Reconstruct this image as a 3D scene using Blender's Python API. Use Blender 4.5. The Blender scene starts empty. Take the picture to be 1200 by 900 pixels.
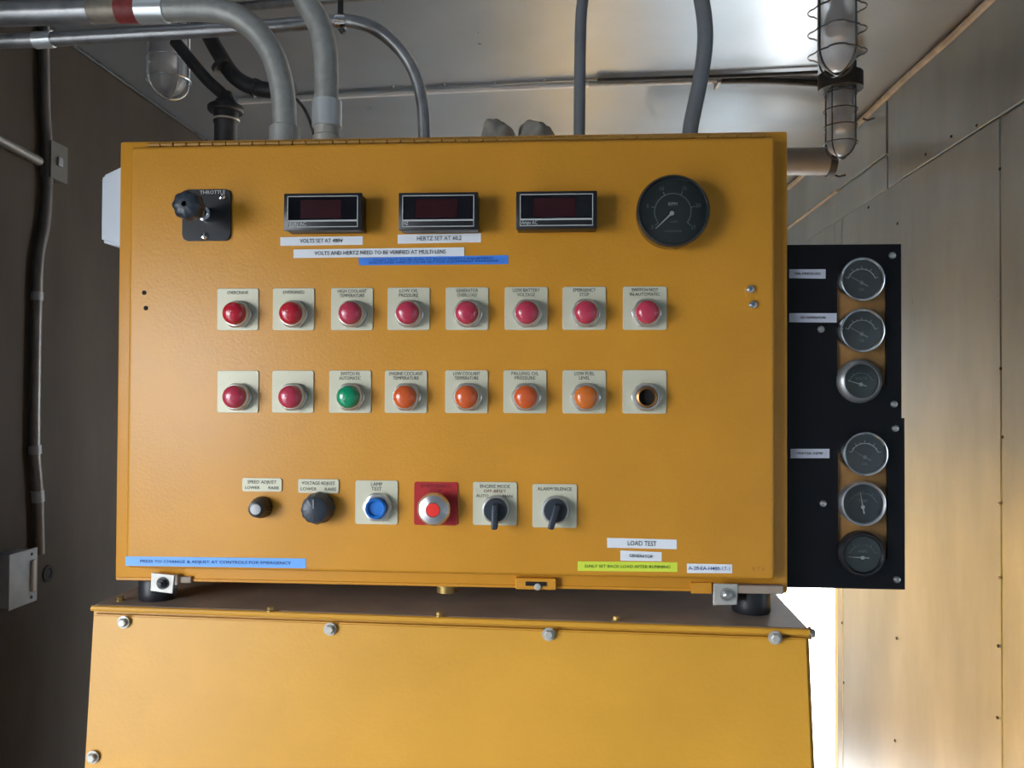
import bpy, bmesh, math, random
from mathutils import Vector, Matrix, noise
random.seed(7)
S = bpy.context.scene
C = S.collection

# ------------------------------------------------------------------ camera
CAM = Vector((0, -0.95, 1.6))
F = 950.0
yaw, pit, rol = 0.0638, 0.0148, 0.0046
fwd = Vector((-math.sin(yaw)*math.cos(pit), math.cos(yaw)*math.cos(pit), math.sin(pit)))
r0 = Vector((math.cos(yaw), math.sin(yaw), 0)); u0 = r0.cross(fwd)
RT = r0*math.cos(rol) + u0*math.sin(rol)
UP = -r0*math.sin(rol) + u0*math.cos(rol)
cd = bpy.data.cameras.new('camera'); cam = bpy.data.objects.new('camera', cd); C.objects.link(cam)
m = Matrix.Identity(4)
for i in range(3):
    m[i][0] = RT[i]; m[i][1] = UP[i]; m[i][2] = -fwd[i]; m[i][3] = CAM[i]
cam.matrix_world = m
cd.sensor_fit = 'HORIZONTAL'; cd.sensor_width = 36; cd.lens = F/1200*36; cd.clip_start = 0.02
S.camera = cam

def ray(px, py):
    return fwd*F + RT*(px-600) - UP*(py-450)
def P(px, py, Y):
    d = ray(px, py); return CAM + d*((Y-CAM.y)/d.y)
def PX(px, py, X):
    d = ray(px, py); return CAM + d*((X-CAM.x)/d.x)
def PZ(px, py, Z):
    d = ray(px, py); return CAM + d*((Z-CAM.z)/d.z)

# ------------------------------------------------------------------ world, sun, openings
w = bpy.data.worlds.new('world'); S.world = w; w.use_nodes = True
wb = w.node_tree.nodes['Background']
wb.inputs[0].default_value = (0.86, 0.93, 1.0, 1); wb.inputs[1].default_value = 13.5
sd = bpy.data.lights.new('sun', 'SUN'); sd.energy = 74; sd.angle = math.radians(1.0); sd.color = (1, .93, .82)
so = bpy.data.objects.new('sun', sd); C.objects.link(so); so.location = (4, 6, 4)
so.rotation_euler = Vector((-.72, -1.0, -.50)).to_track_quat('-Z', 'Y').to_euler()
def portal(loc, sx, sy, direction):
    l = bpy.data.lights.new('daylight_opening', 'AREA'); l.shape = 'RECTANGLE'; l.size = sx; l.size_y = sy
    l.cycles.is_portal = True
    o = bpy.data.objects.new('daylight_opening', l); C.objects.link(o); o.location = loc
    o.rotation_euler = Vector(direction).to_track_quat('-Z', 'Z').to_euler()
XL, XR, ZC, YF, YB = -1.365, 1.03, 2.57, -3.2, 3.4
D2 = (PX(978, 800, 1.023).y, 3.22, 0.0, 2.02)      # side door in right wall: y0,y1,z0,z1
D1 = (-1.85, -0.80, 0.0, 1.95)    # door in left wall behind the photographer
portal((XR+.03, (D2[0]+D2[1])/2, 1.01), 2.02, 1.16, (-1, 0, 0))
portal((XL-.03, (D1[0]+D1[1])/2, 0.975), 1.95, 1.05, (1, 0, 0))
S.view_settings.view_transform = 'Standard'; S.view_settings.look = 'None'
S.view_settings.exposure = 0.6; S.view_settings.gamma = 1; S.view_settings.use_curve_mapping = False

# ------------------------------------------------------------------ helpers
def mat(name, col, rough=.5, metal=0., spec=.5, noise_amt=0., nscale=20, stretch=(1, 1, 1), bump=0., bscale=150, coat=0.,
        trans=0., rvar=0., col2=None, alpha=1, emis=None, ior=1.45):
    M = bpy.data.materials.new(name); M.use_nodes = True
    nt = M.node_tree; b = nt.nodes['Principled BSDF']
    b.inputs['Base Color'].default_value = (*col, 1); b.inputs['Roughness'].default_value = rough
    b.inputs['Metallic'].default_value = metal; b.inputs['Specular IOR Level'].default_value = spec
    b.inputs['Coat Weight'].default_value = coat; b.inputs['Coat Roughness'].default_value = .08
    b.inputs['Transmission Weight'].default_value = trans; b.inputs['IOR'].default_value = ior
    tc = nt.nodes.new('ShaderNodeTexCoord'); mp = nt.nodes.new('ShaderNodeMapping')
    nt.links.new(tc.outputs['Object'], mp.inputs[0]); mp.inputs['Scale'].default_value = stretch
    n = nt.nodes.new('ShaderNodeTexNoise'); n.inputs['Scale'].default_value = nscale
    n.inputs['Detail'].default_value = 6; n.inputs['Roughness'].default_value = .6
    nt.links.new(mp.outputs[0], n.inputs['Vector'])
    if noise_amt > 0 or col2:
        r = nt.nodes.new('ShaderNodeValToRGB'); r.color_ramp.elements[0].position = .32; r.color_ramp.elements[1].position = .68
        a = col2 if col2 else tuple(c*(1-noise_amt) for c in col)
        r.color_ramp.elements[0].color = (*a, 1)
        r.color_ramp.elements[1].color = (*(col if col2 else tuple(min(1, c*(1+noise_amt)) for c in col)), 1)
        nt.links.new(n.outputs['Fac'], r.inputs[0]); nt.links.new(r.outputs[0], b.inputs['Base Color'])
    if rvar > 0:
        mr = nt.nodes.new('ShaderNodeMapRange'); mr.inputs[3].default_value = max(.02, rough-rvar); mr.inputs[4].default_value = min(1, rough+rvar)
        nt.links.new(n.outputs['Fac'], mr.inputs[0]); nt.links.new(mr.outputs[0], b.inputs['Roughness'])
    if bump > 0:
        n2 = nt.nodes.new('ShaderNodeTexNoise'); n2.inputs['Scale'].default_value = bscale; n2.inputs['Detail'].default_value = 3
        nt.links.new(mp.outputs[0], n2.inputs['Vector'])
        bp = nt.nodes.new('ShaderNodeBump'); bp.inputs['Strength'].default_value = bump; bp.inputs['Distance'].default_value = .002
        nt.links.new(n2.outputs['Fac'], bp.inputs['Height']); nt.links.new(bp.outputs[0], b.inputs['Normal'])
    if emis:
        b.inputs['Emission Color'].default_value = (*emis[0], 1); b.inputs['Emission Strength'].default_value = emis[1]
    return M

YEL = mat('yellow_enamel', (.60, .262, .022), .38, noise_amt=.06, nscale=7, bump=.12, bscale=260, rvar=.05)
YEL2 = mat('yellow_cabinet_enamel', (.64, .31, .03), .42, noise_amt=.08, nscale=5, bump=.12, bscale=220, rvar=.06)
DUST_SHADE = mat('dusty_shaded_steel', (.36, .28, .22), .6, col2=(.27, .21, .17), nscale=14, bump=.2, bscale=120)  # dust on the cabinet top, painted-in shading on the bracket return
ZINC = mat('zinc_plate', (.50, .48, .44), .45, metal=.4, noise_amt=.15, nscale=40)
CHROME = mat('chrome', (.82, .82, .83), .14, metal=1.)
NUT = mat('satin_nickel', (.62, .62, .64), .28, metal=.9)
RUB = mat('black_rubber', (.018, .018, .022), .42)
BLK = mat('black_plastic', (.014, .014, .016), .35)
BLKKNOB = mat('blue_black_knob_plastic', (.028, .036, .05), .38)
GPAN = mat('black_panel_paint', (.003, .003, .0045), .42, spec=.3, bump=.05)
BCOUP = mat('bright_coupling_metal', (.74, .77, .79), .30, metal=.6)
DULLM = mat('dull_dark_metal_rim', (.22, .22, .22), .35, metal=.7)
GALV = mat('galvanized_conduit', (.38, .38, .39), .36, metal=.75, noise_amt=.22, nscale=35, stretch=(1, 1, 1), rvar=.1)
GALVD = mat('dull_grey_conduit', (.42, .42, .40), .5, metal=.45, noise_amt=.15, nscale=60, rvar=.08)
GALVB = mat('brown_weathered_conduit', (.36, .31, .25), .5, metal=.4, noise_amt=.2, nscale=40)
REDP = mat('red_painted_band', (.30, .05, .045), .5, noise_amt=.3, nscale=60)
PVC = mat('grey_liquidtight_jacket', (.17, .18, .20), .38, noise_amt=.08, nscale=30)
DARKPIPE = mat('dark_sooty_iron', (.05, .05, .052), .5, metal=.4, noise_amt=.3, nscale=30)
CREAM = mat('satin_legend_plate', (.60, .57, .43), .42, metal=.15, noise_amt=.04, nscale=30)
REDPL = mat('red_legend_plate', (.42, .018, .022), .4)
INK = mat('black_ink', (.03, .03, .035), .6)
INKR = mat('dark_red_ink', (.12, .008, .01), .6)
INKB = mat('blue_ink', (.02, .07, .25), .6)
INKG = mat('green_grey_ink', (.12, .20, .02), .6)
WHITEINK = mat('white_print', (.55, .56, .56), .6)
GREYINK = mat('grey_dial_print', (.20, .22, .22), .6)
def lensmat(n, c):
    return mat(n, c, .22, coat=.6, noise_amt=.0, bump=.25, bscale=500)
RED = lensmat('red_lens', (.48, .012, .03)); REDV = lensmat('dull_red_lens', (.47, .035, .075)); ORG = lensmat('orange_lens', (.62, .10, .022))
AMB = lensmat('amber_lens', (.62, .15, .02)); GRN = lensmat('green_lens', (.0, .27, .12))
BLU = mat('blue_button_plastic', (.01, .16, .55), .3, coat=.5)
REDB = mat('red_button_insert', (.80, .03, .02), .4)
BRONZE = mat('bronze_socket', (.40, .18, .06), .3, metal=.8)
HOLE = mat('dark_hole', (.006, .005, .005), .8)
LWH = mat('white_tape_label', (.74, .76, .80), .45); LBL = mat('blue_tape_label', (.06, .22, .72), .4)
LBL2 = mat('light_blue_tape_label', (.16, .40, .85), .4); LYE = mat('yellow_green_tape_label', (.62, .72, .06), .45)
LGR = mat('grey_tape_label', (.42, .43, .50), .45)
WIN = mat('smoked_meter_window', (.006, .006, .009), .12, coat=.5)
WINR = mat('dark_red_display_filter', (.028, .005, .008), .25)
SILV = mat('silver_frame_line', (.48, .48, .48), .4)
DIAL = mat('dial_black', (.012, .018, .018), .5)
DIALG = mat('dial_charcoal_grey', (.05, .055, .057), .45)
GLASS = mat('clear_glass', (.95, .97, .97), .03, trans=1., ior=1.45)
JAR = mat('jar_glass', (.97, .98, 1.0), .30, trans=1., ior=1.45)
NEED = mat('white_needle', (.55, .56, .55), .5)
HORN = mat('pale_grey_plastic', (.62, .66, .72), .45, noise_amt=.03)
WALLR = mat('painted_steel_wall', (.34, .405, .45), .30, metal=.6, noise_amt=.15, nscale=5, stretch=(1, 1, .35), bump=.16, bscale=6, rvar=.06)
WALLL = mat('shade_darkened_wall', (.052, .042, .034), .8, spec=.2, noise_amt=.2, nscale=4, stretch=(1, 1, .4), bump=.2, bscale=20)  # left wall's lack of light is put into this dark base colour
CEIL = mat('painted_steel_ceiling', (.41, .445, .49), .30, metal=.75, noise_amt=.06, nscale=5, bump=.25, bscale=6, rvar=.06)
FLOOR = mat('grey_floor_paint', (.13, .13, .135), .6, metal=.0, noise_amt=.25, nscale=6, bump=.3, bscale=60)
TRIM = mat('tan_caulk_trim', (.38, .37, .34), .6, noise_amt=.2, nscale=25, bump=.4, bscale=60)
GROUND = mat('sunlit_gravel_ground', (.20, .20, .195), .9, noise_amt=.15, nscale=3)
BOXG = mat('grey_box_paint', (.22, .22, .23), .5, metal=.3, noise_amt=.1)
IVORY = mat('ivory_switch_toggle', (.45, .42, .36), .5)
RAG = mat('dirty_grey_rag', (.34, .31, .27), .9, noise_amt=.3, nscale=30, bump=.5, bscale=90)
BRASS = mat('aged_brass', (.45, .30, .10), .4, metal=.7)
BLACKW = mat('dark_cage_wire', (.10, .10, .105), .35, metal=.8)
BRIGHTW = mat('bright_cage_wire', (.60, .60, .62), .3, metal=.8)
BULB = mat('frosted_bulb', (.80, .78, .76), .35, coat=.3)
SCREWM = mat('steel_screw', (.55, .54, .52), .3, metal=.9)

WP = {}
def finish(me, mt, smooth):
    if mt: me.materials.append(mt)
    if smooth is not None:
        for p in me.polygons: p.use_smooth = True
        try: me.set_sharp_from_angle(angle=math.radians(smooth))
        except Exception: pass
def place(o, at, parent):
    WP[o.name] = Vector(at)
    if parent:
        o.parent = parent; o.location = Vector(at) - WP[parent.name]
    else: o.location = at
    C.objects.link(o)
    return o
def obj(name, bm, mt, parent=None, at=None, label=None, cat=None, group=None, kind=None, smooth=35):
    """bm in world coordinates if at is None (origin goes to its middle), else local to at"""
    if isinstance(bm, bmesh.types.BMesh):
        if at is None:
            xs = [v.co for v in bm.verts]
            lo = Vector([min(v[i] for v in xs) for i in range(3)]); hi = Vector([max(v[i] for v in xs) for i in range(3)])
            at = (lo+hi)/2
            bmesh.ops.translate(bm, verts=bm.verts, vec=-at)
        bmesh.ops.recalc_face_normals(bm, faces=bm.faces)
        me = bpy.data.meshes.new(name); bm.to_mesh(me); bm.free(); finish(me, mt, smooth)
    else: me = bm
    o = bpy.data.objects.new(name, me)
    place(o, at, parent)
    if label: o['label'] = label
    if cat: o['category'] = cat
    if group: o['group'] = group
    if kind: o['kind'] = kind
    return o
def thing(name, at, label, cat, group=None, parent=None):
    o = bpy.data.objects.new(name, None); o.empty_display_size = .05
    place(o, at, parent); o['label'] = label
    if cat: o['category'] = cat
    if group: o['group'] = group
    return o
def B(): return bmesh.new()
def box(bm, lo, hi, bev=0, seg=2):
    lo = Vector(lo); hi = Vector(hi)
    r = bmesh.ops.create_cube(bm, size=1)
    vs = r['verts']
    for v in vs:
        v.co = Vector([(lo[i]+hi[i])/2 + v.co[i]*(hi[i]-lo[i]) for i in range(3)])
    if bev > 0:
        es = list({e for v in vs for e in v.link_edges})
        bmesh.ops.bevel(bm, geom=es, offset=bev, segments=seg, affect='EDGES', profile=.5)
    return bm
def hexa(bm, c8):
    """c8: front quad (4) then back quad (4), matching order"""
    v = [bm.verts.new(p) for p in c8]
    for f in ((0,1,2,3), (7,6,5,4), (0,4,5,1), (1,5,6,2), (2,6,7,3), (3,7,4,0)): bm.faces.new([v[i] for i in f])
    return bm
def frame_of(axis):
    a = Vector(axis).normalized()
    t = Vector((0, 0, 1)) if abs(a.z) < .9 else Vector((1, 0, 0))
    u = t.cross(a).normalized(); return u, a.cross(u), a
def lathe(bm, prof, at=(0, 0, 0), axis=(0, -1, 0), seg=24, mod=None, phase=0):
    """prof: (radius, height along axis)"""
    u, v, a = frame_of(axis); at = Vector(at); rings = []
    for (r, h) in prof:
        if r < 1e-6: rings.append([bm.verts.new(at + a*h)]); continue
        ring = []
        for k in range(seg):
            t = 2*math.pi*k/seg + phase
            rr = r*(mod(t) if mod else 1)
            ring.append(bm.verts.new(at + a*h + u*(rr*math.cos(t)) + v*(rr*math.sin(t))))
        rings.append(ring)
    for A, Bn in zip(rings, rings[1:]):
        if len(A) == 1 and len(Bn) == 1: continue
        for k in range(seg):
            k2 = (k+1) % seg
            if len(A) == 1: bm.faces.new((A[0], Bn[k], Bn[k2]))
            elif len(Bn) == 1: bm.faces.new((A[k], A[k2], Bn[0]))
            else: bm.faces.new((A[k], A[k2], Bn[k2], Bn[k]))
    if len(rings[0]) > 1: bm.faces.new(rings[0][::-1])
    if len(rings[-1]) > 1 and rings[-1] is not rings[0]: bm.faces.new(rings[-1])
    return bm
def smoothpath(pts, n=6):
    pts = [Vector(p) for p in pts]; out = []
    for i in range(len(pts)-1):
        p0 = pts[max(i-1, 0)]; p1 = pts[i]; p2 = pts[i+1]; p3 = pts[min(i+2, len(pts)-1)]
        for k in range(n):
            t = k/n
            out.append(.5*((2*p1)+(-p0+p2)*t+(2*p0-5*p1+4*p2-p3)*t*t+(-p0+3*p1-3*p2+p3)*t**3))
    out.append(pts[-1]); return out
def tube(bm, pts, r, seg=14, smooth=0, closed=False):
    if smooth: pts = smoothpath(pts, smooth)
    pts = [Vector(p) for p in pts]; n = len(pts)
    rr = r if isinstance(r, (list, tuple)) else [r]*n
    if len(rr) != n: rr = [rr[0] + (rr[-1]-rr[0])*i/(n-1) for i in range(n)]
    up = None; rings = []
    for i, p in enumerate(pts):
        if closed: t = (pts[(i+1) % n]-pts[i-1]).normalized()
        else: t = (pts[min(i+1, n-1)]-pts[max(i-1, 0)]).normalized()
        if up is None: up = frame_of(t)[0]
        up = (up - t*up.dot(t)).normalized(); v = t.cross(up)
        rings.append([bm.verts.new(p + up*rr[i]*math.cos(2*math.pi*k/seg) + v*rr[i]*math.sin(2*math.pi*k/seg)) for k in range(seg)])
    R = list(zip(rings, rings[1:])) + ([(rings[-1], rings[0])] if closed else [])
    for A, Bn in R:
        for k in range(seg): bm.faces.new((A[k], A[(k+1) % seg], Bn[(k+1) % seg], Bn[k]))
    if not closed: bm.faces.new(rings[0][::-1]); bm.faces.new(rings[-1])
    return bm
def rrect(bm, cx, cz, w_, h_, y0, y1, r=.003, ang=0, seg=4):
    """rounded plate, front at y0 (smaller y), back at y1"""
    pts = []
    for (sx, sz, a0) in ((1, 1, 0), (-1, 1, 90), (-1, -1, 180), (1, -1, 270)):
        for k in range(seg+1):
            a = math.radians(a0 + 90*k/seg)
            pts.append((sx*(w_/2-r)+r*math.cos(a), sz*(h_/2-r)+r*math.sin(a)))
    ca, sa = math.cos(ang), math.sin(ang)
    pts = [(cx+x*ca-z*sa, cz+x*sa+z*ca) for x, z in pts]
    f = [bm.verts.new((x, y0, z)) for x, z in pts]; b = [bm.verts.new((x, y1, z)) for x, z in pts]
    bm.faces.new(f); bm.faces.new(b[::-1]); n = len(f)
    for i in range(n): bm.faces.new((f[i], f[(i+1) % n], b[(i+1) % n], b[i]))
    return bm
def text_mesh(s, size, mt, width=None, ang=0, spacing=1., extrude=.00012, line=.95):
    c = bpy.data.curves.new('lettering', 'FONT'); c.body = s; c.size = size; c.align_x = 'CENTER'; c.align_y = 'CENTER'
    c.space_character = spacing; c.space_line = line; c.extrude = extrude; c.resolution_u = 2
    o = bpy.data.objects.new('tmp', c)
    me = bpy.data.meshes.new_from_object(o)
    bpy.data.objects.remove(o)
    xs = [v.co.x for v in me.vertices]
    k = 1
    if xs and width: k = width/(max(xs)-min(xs))
    M = Matrix.Rotation(ang, 4, 'Y') @ Matrix.Rotation(math.pi/2, 4, 'X')
    for v in me.vertices:
        v.co.x *= k
    me.transform(M); me.materials.clear(); me.materials.append(mt)
    return me
def letter(s, size, at, mt, parent, width=None, ang=0, line=.95):
    me = text_mesh(s, size, mt, width, ang, line=line)
    return obj('lettering', me, None, parent, at=at)
def label_quad(name, c4, Y, mt, parent, th=.0004, text=None, ink=None, size=.008, width=None, lab=None, dx=0, line=.95):
    q = [P(x, y, Y-th) for x, y in c4]; b = [P(x, y, Y-th)+Vector((0, th, 0)) for x, y in c4]
    o = obj(name, hexa(B(), q+b), mt, parent, label=lab, smooth=None)
    if text:
        c = (q[0]+q[1]+q[2]+q[3])/4; d = q[1]-q[0]
        letter(text, size, c + Vector((dx, -th*.5-.0002, 0)), ink or INK, o, width, -math.atan2(d.z, d.x), line=line)
    return o
def screw(at, parent, r=.004, axis=(0, -1, 0), mt=SCREWM, name='screw', hexhead=False, h=.003, label=None):
    bm = B()
    if hexhead:
        lathe(bm, [(r*1.45, 0), (r*1.45, h*.3), (r*1.2, h*.32)], at, axis, 20)
        lathe(bm, [(r, h*.3), (r, h*1.3), (r*.8, h*1.5), (0, h*1.5)], at, axis, 6)
    else:
        lathe(bm, [(r, 0), (r, h*.35), (r*.75, h*.85), (r*.35, h), (r*.33, h*.6), (0, h*.6)], at, axis, 14)
    return obj(name, bm, mt, parent, label=label)

# ------------------------------------------------------------------ room shell
def structure(name, bm, mt, **k): return obj(name, bm, mt, kind='structure', **k)
fl = structure('floor', box(B(), (XL-.05, YF-.05, -.05), (XR+.05, YB+.05, 0)), FLOOR, smooth=None)
structure('ground', box(B(), (-14, -14, -.35), (14, 16, -.2)), GROUND, smooth=None)
structure('ceiling', box(B(), (XL-.05, YF-.05, ZC), (XR+.05, YB+.05, ZC+.04)), CEIL, smooth=None)
def wall_with_opening(name, x0, x1, d, mt):
    bm = B()
    box(bm, (x0, YF, 0), (x1, d[0], ZC)); box(bm, (x0, d[1], 0), (x1, YB, ZC)); box(bm, (x0, d[0], d[3]), (x1, d[1], ZC))
    return structure(name, bm, mt, smooth=None)
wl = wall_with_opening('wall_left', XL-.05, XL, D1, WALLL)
wr = wall_with_opening('wall_right', XR+.004, XR+.05, D2, WALLR)
structure('wall_back', box(B(), (XL-.05, YB, 0), (XR+.05, YB+.05, ZC)), WALLR, smooth=None)
structure('wall_front', box(B(), (XL-.05, YF-.05, 0), (XR+.05, YF, ZC)), WALLR, smooth=None)

# sheets of the right wall
Zs = 2.265                                     # horizontal seam
ys_low = [YF+.01, -.10, PX(1175, 500, XR).y, PX(989.5, 800, XR).y]
yu1 = PX(1056, 160, XR).y; yu2 = PX(1041, 150, XR).y           # vertical seams of the lower row
def sheet(y0, y1, z0, z1, t=.004, tilt=0, par=wr, mt=WALLR):
    bm = B(); box(bm, (XR-t, y0, z0), (XR+.004, y1, z1), .0012, 1)
    return obj('panel', bm, mt, par, smooth=None)
sheet(ys_low[0], ys_low[1]-.002, .02, Zs-.003, .004)
sheet(ys_low[1]+.002, ys_low[2]-.0005, .02, Zs-.003, .003)
sheet(ys_low[2]+.0005, ys_low[3]-.002, .02, Zs-.002, .005)
sheet(ys_low[3]+.005, D2[0]-.002, .02, Zs-.003, .005)
sheet(D2[0]+.001, YB-.01, D2[3]+.01, Zs-.003, .005)
sheet(YF+.01, .18, Zs+.002, ZC-.004, .004)
sheet(.184, yu1-.006, Zs+.002, ZC-.004, .007)
sheet(yu1+.002, yu2-.004, Zs+.002, ZC-.004, .003)
sheet(yu2+.003, YB-.01, Zs+.115, ZC-.004, .006)
sheet(yu2+.003, YB-.01, Zs+.002, Zs+.109, .003)
# screws along the seams of the right wall
for px, py in ((1172, 198), (1171, 350), (1173, 432), (1175, 512), (1171, 590), (1171, 677), (1170, 757), (1169, 841),
               (1051, 748), (1049, 868), (989, 800), (987, 730), (1145, 147), (1115, 160), (1085, 181), (1052, 262), (1018, 243)):
    p = PX(px, py, XR-.008)
    screw(p, wr, .0042 if px > 1100 else .005, (-1, 0, 0), DARKPIPE if px != 1171 else ZINC)
# trims: caulked corner and ledge
bm = B(); tube(bm, [(XR-.008, y, ZC-.012+.003*math.sin(y*9)) for y in [-.2+.16*i for i in range(20)]], .011, 8)
structure('trim_1', bm, TRIM)
bm = B(); tube(bm, [(XR-.008, y, Zs+.112) for y in (2.15, 2.4, 2.7, YB)], .007, 8)
structure('trim_2', bm, TRIM)
bm = B(); box(bm, (XR-.0065, D2[0]-.03, 0), (XR+.05, D2[0], D2[3]), .002, 1); box(bm, (XR-.0065, D2[1], 0), (XR+.05, D2[1]+.06, D2[3]), .002, 1)
box(bm, (XR-.0065, D2[0]-.03, D2[3]), (XR+.05, D2[1]+.06, D2[3]+.05), .002, 1)
structure('trim_3', bm, mat('door_frame_paint', (.55, .53, .51), .5), smooth=None)
# hook on wall
p = PX(1025, 138, XR-.008)
bm = B(); tube(bm, [p, p+Vector((-.02, .01, -.005)), p+Vector((-.03, .02, .004))], .004, 8); obj('hook', bm, DARKPIPE, wr)
p = PX(991, 205, XR-.008)
bm = B(); tube(bm, [p, p+Vector((-.02, .01, -.003)), p+Vector((-.03, .02, .004))], .004, 8); obj('hook', bm, DARKPIPE, wr)
# round cable hole in the left wall
p = PX(56, 672, XL)
bm = B(); lathe(bm, [(.022, 0), (.022, .003), (.014, .003), (.012, .0005), (0, .0005)], p, (1, 0, 0), 16)
obj('cable_hole', bm, HOLE, wl)
# left-wall/ceiling cove seam
bm = B(); tube(bm, [(XL+.006, y, ZC-.006) for y in (-.6, .3, 1.2, YB)], .005, 6); structure('trim_4', bm, DARKPIPE)

# ------------------------------------------------------------------ lower cabinet
cab = thing('equipment_cabinet', (-.14, .9, 0), 'large yellow steel cabinet with bolted front plate under the control box', 'cabinet')
TL = P(108, 711, .0); TR = P(949, 739, -.03); BL = P(97, 900, -.018); BR = P(956, 900, -.048)
def ext(a, b, z): return a + (b-a)*((z-a.z)/(b.z-a.z))
FBL = ext(TL, BL, .72); FBR = ext(TR, BR, .72)
back = Vector((.03, 1, 0))
lip = Vector((0, 0, .004))
dep = 1.75
inn = Vector((0, .004, 0))
a, b_, c_, d_ = [q + inn for q in (TL, TR, FBR, FBL)]
dn = Vector((0, 0, -.006))
bm = B(); hexa(bm, [a+dn, b_+dn, c_, d_, a+dn+back*dep, b_+dn+back*dep, Vector((c_.x, b_.y+dep, c_.z)), Vector((d_.x, a.y+dep, d_.z))])
obj('body', bm, YEL2, cab, smooth=None)
bm = B(); box(bm, (FBL.x+.02, .02, 0), (FBR.x-.02, 1.7, .72)); obj('base_frame', bm, YEL2, cab, smooth=None)
# front plate, slightly proud
bm = B(); tube(bm, [TL+Vector((.001, -.002, -.0012)), TR+Vector((-.001, -.002, -.0012))], .0034, 8); obj('folded_edge', bm, YEL2, cab)
e = Vector((.004, 0, 0)); t_ = Vector((0, -.004, 0)); z3 = Vector((0, 0, -.008))
bm = B(); hexa(bm, [TL+e+z3+t_, TR-e+z3+t_, FBR-e+t_, FBL+e+t_, TL+e+z3+inn, TR-e+z3+inn, FBR-e+inn, FBL+e+inn])
bmesh.ops.bevel(bm, geom=bm.edges[:], offset=.0015, segments=2, affect='EDGES'); obj('front_panel', bm, YEL2, cab)
# top plate with folded front lip
ov = Vector((.0005, .003, 0)); ov2 = Vector((-.0005, .003, 0)); th = Vector((0, 0, .0045))
bm = B(); hexa(bm, [TL+ov+dn+th*.3, TR+ov2+dn+th*.3, TR+ov2+th*.4, TL+ov+th*.4, TL+ov+dn+th*.3+back*dep, TR+ov2+dn+th*.3+back*dep, TR+ov2+th*.4+back*dep, TL+ov+th*.4+back*dep])
bmesh.ops.bevel(bm, geom=bm.edges[:], offset=.001, segments=2, affect='EDGES')
obj('top_panel', bm, DUST_SHADE, cab, label='dusty brown top plate')
for px, py in ((145, 729), (387, 737), (643, 743), (908, 747), (109, 887)):
    k = (px-108)/841; kk = (py-711-28*k)/190
    p = P(px, py, -.006-.03*k-.018*kk)
    screw(p, cab, .0052, name='bolt', hexhead=True, h=.004, mt=ZINC)
def ztop(x): return TL.z + (TR.z-TL.z)*(x-TL.x)/(TR.x-TL.x) + .0018
for px, py in ((141, 704), (317, 716), (515, 722), (722, 727)):
    d = ray(px, py); p = PZ(px, py, ztop(PZ(px, py, TL.z-.01).x))
    screw(p, cab, .0038, (0, 0, 1), name='bolt', hexhead=True, h=.0035, mt=BRASS)
p = TR + Vector((.003, .012, -.006)); screw(p, cab, .005, (1, 0, 0), name='bolt', hexhead=True, h=.004, mt=ZINC)

# ------------------------------------------------------------------ control enclosure
XA = (P(142, 165, .018).x + P(133, 683, .018).x)/2; XB = (P(921, 154, .018).x + P(925.5, 692, .018).x)/2
ZA = (P(142, 165, .018).z + P(921, 154, .018).z)/2; ZB = (P(133, 683, .018).z + P(925, 692, .018).z)/2
enc = thing('control_enclosure', ((XA+XB)/2, .15, ZB), 'yellow steel control box with indicator lamps, meters and knobs on its door', 'control box')
ED = .30
bm = B(); box(bm, (XA, .018, ZB), (XB, ED, ZA), .003, 2); obj('body', bm, YEL, enc)
DX0, DX1, DZ0, DZ1 = -.5282, .2433, 1.6-.210, 1.6+.3016
bm = B(); box(bm, (DX0, 0, DZ0), (DX1, .0165, DZ1), .0055, 4)
door = obj('door', bm, YEL, enc)
# bottom rim of the body (rolled lip) and right-hand fold
bm = B(); box(bm, (XA+.002, .0168, ZB+.0003), (XB-.002, .02, ZB+.004), .0006, 1); obj('rolled_lip', bm, YEL, enc)
# piano hinge
hz = DZ1+.0035
bm = B(); k = 0; x = DX0+.02
while x < DX1-.012:
    tube(bm, [(x, .008, hz), (x+.0145, .008, hz)], .0032, 10); x += .0165
tube(bm, [(DX0+.018, .008, hz), (DX1-.01, .008, hz)], .0018, 8)
obj('hinge', bm, mat('dull_yellow_hinge', (.34, .17, .03), .5, metal=.2), enc)
# latch in the bottom rim
q0 = P(616, 681, .012); q1 = P(640, 689, .012)
bm = B(); cx, cz = (q0.x+q1.x)/2, (q0.z+q1.z)/2
box(bm, (q0.x-.012, .010, q1.z-.002), (q1.x+.012, .0175, q0.z+.004), .001, 1)
lt = obj('latch', bm, YEL, enc)
bm = B(); box(bm, (q0.x, .0085, cz-.001), (q1.x, .0102, q0.z), .0003, 1); obj('slot', bm, HOLE, lt)
bm = B(); lathe(bm, [(.004, 0), (.004, .003), (0, .004)], (cx+.002, .0102, q1.z+.002), seg=12); obj('pin', bm, ZINC, lt)
# lower right tab beside bracket
q = [P(810, 683, .014), P(834, 683, .014), P(834, 695.5, .014), P(810, 695.5, .014)]
bm = B(); hexa(bm, q + [v+Vector((0, .004, 0)) for v in q]); obj('tab', bm, YEL, enc, smooth=None)
# drain fitting under the box
p = P(524, 692, .06); bm = B(); lathe(bm, [(.020, 0), (.020, .006), (.013, .007), (.013, .016), (0, .016)], (p.x, .06, ZB), (0, 0, -1), 20)
obj('drain_fitting', bm, BRASS, enc, label='brass drain fitting under the box')
# screws and holes in the door
for px, py in ((879, 339), (882, 357)): screw(P(px, py, 0), enc, .0055, h=.004, mt=CHROME, label='bright steel screw near the right edge of the door')
for px, py in ((169, 343), (171, 361)):
    p = P(px, py, 0); bm = B(); lathe(bm, [(.0028, 0), (.0028, .0004), (0, .0004)], p, seg=12); obj('screw_hole', bm, HOLE, enc)

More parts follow.
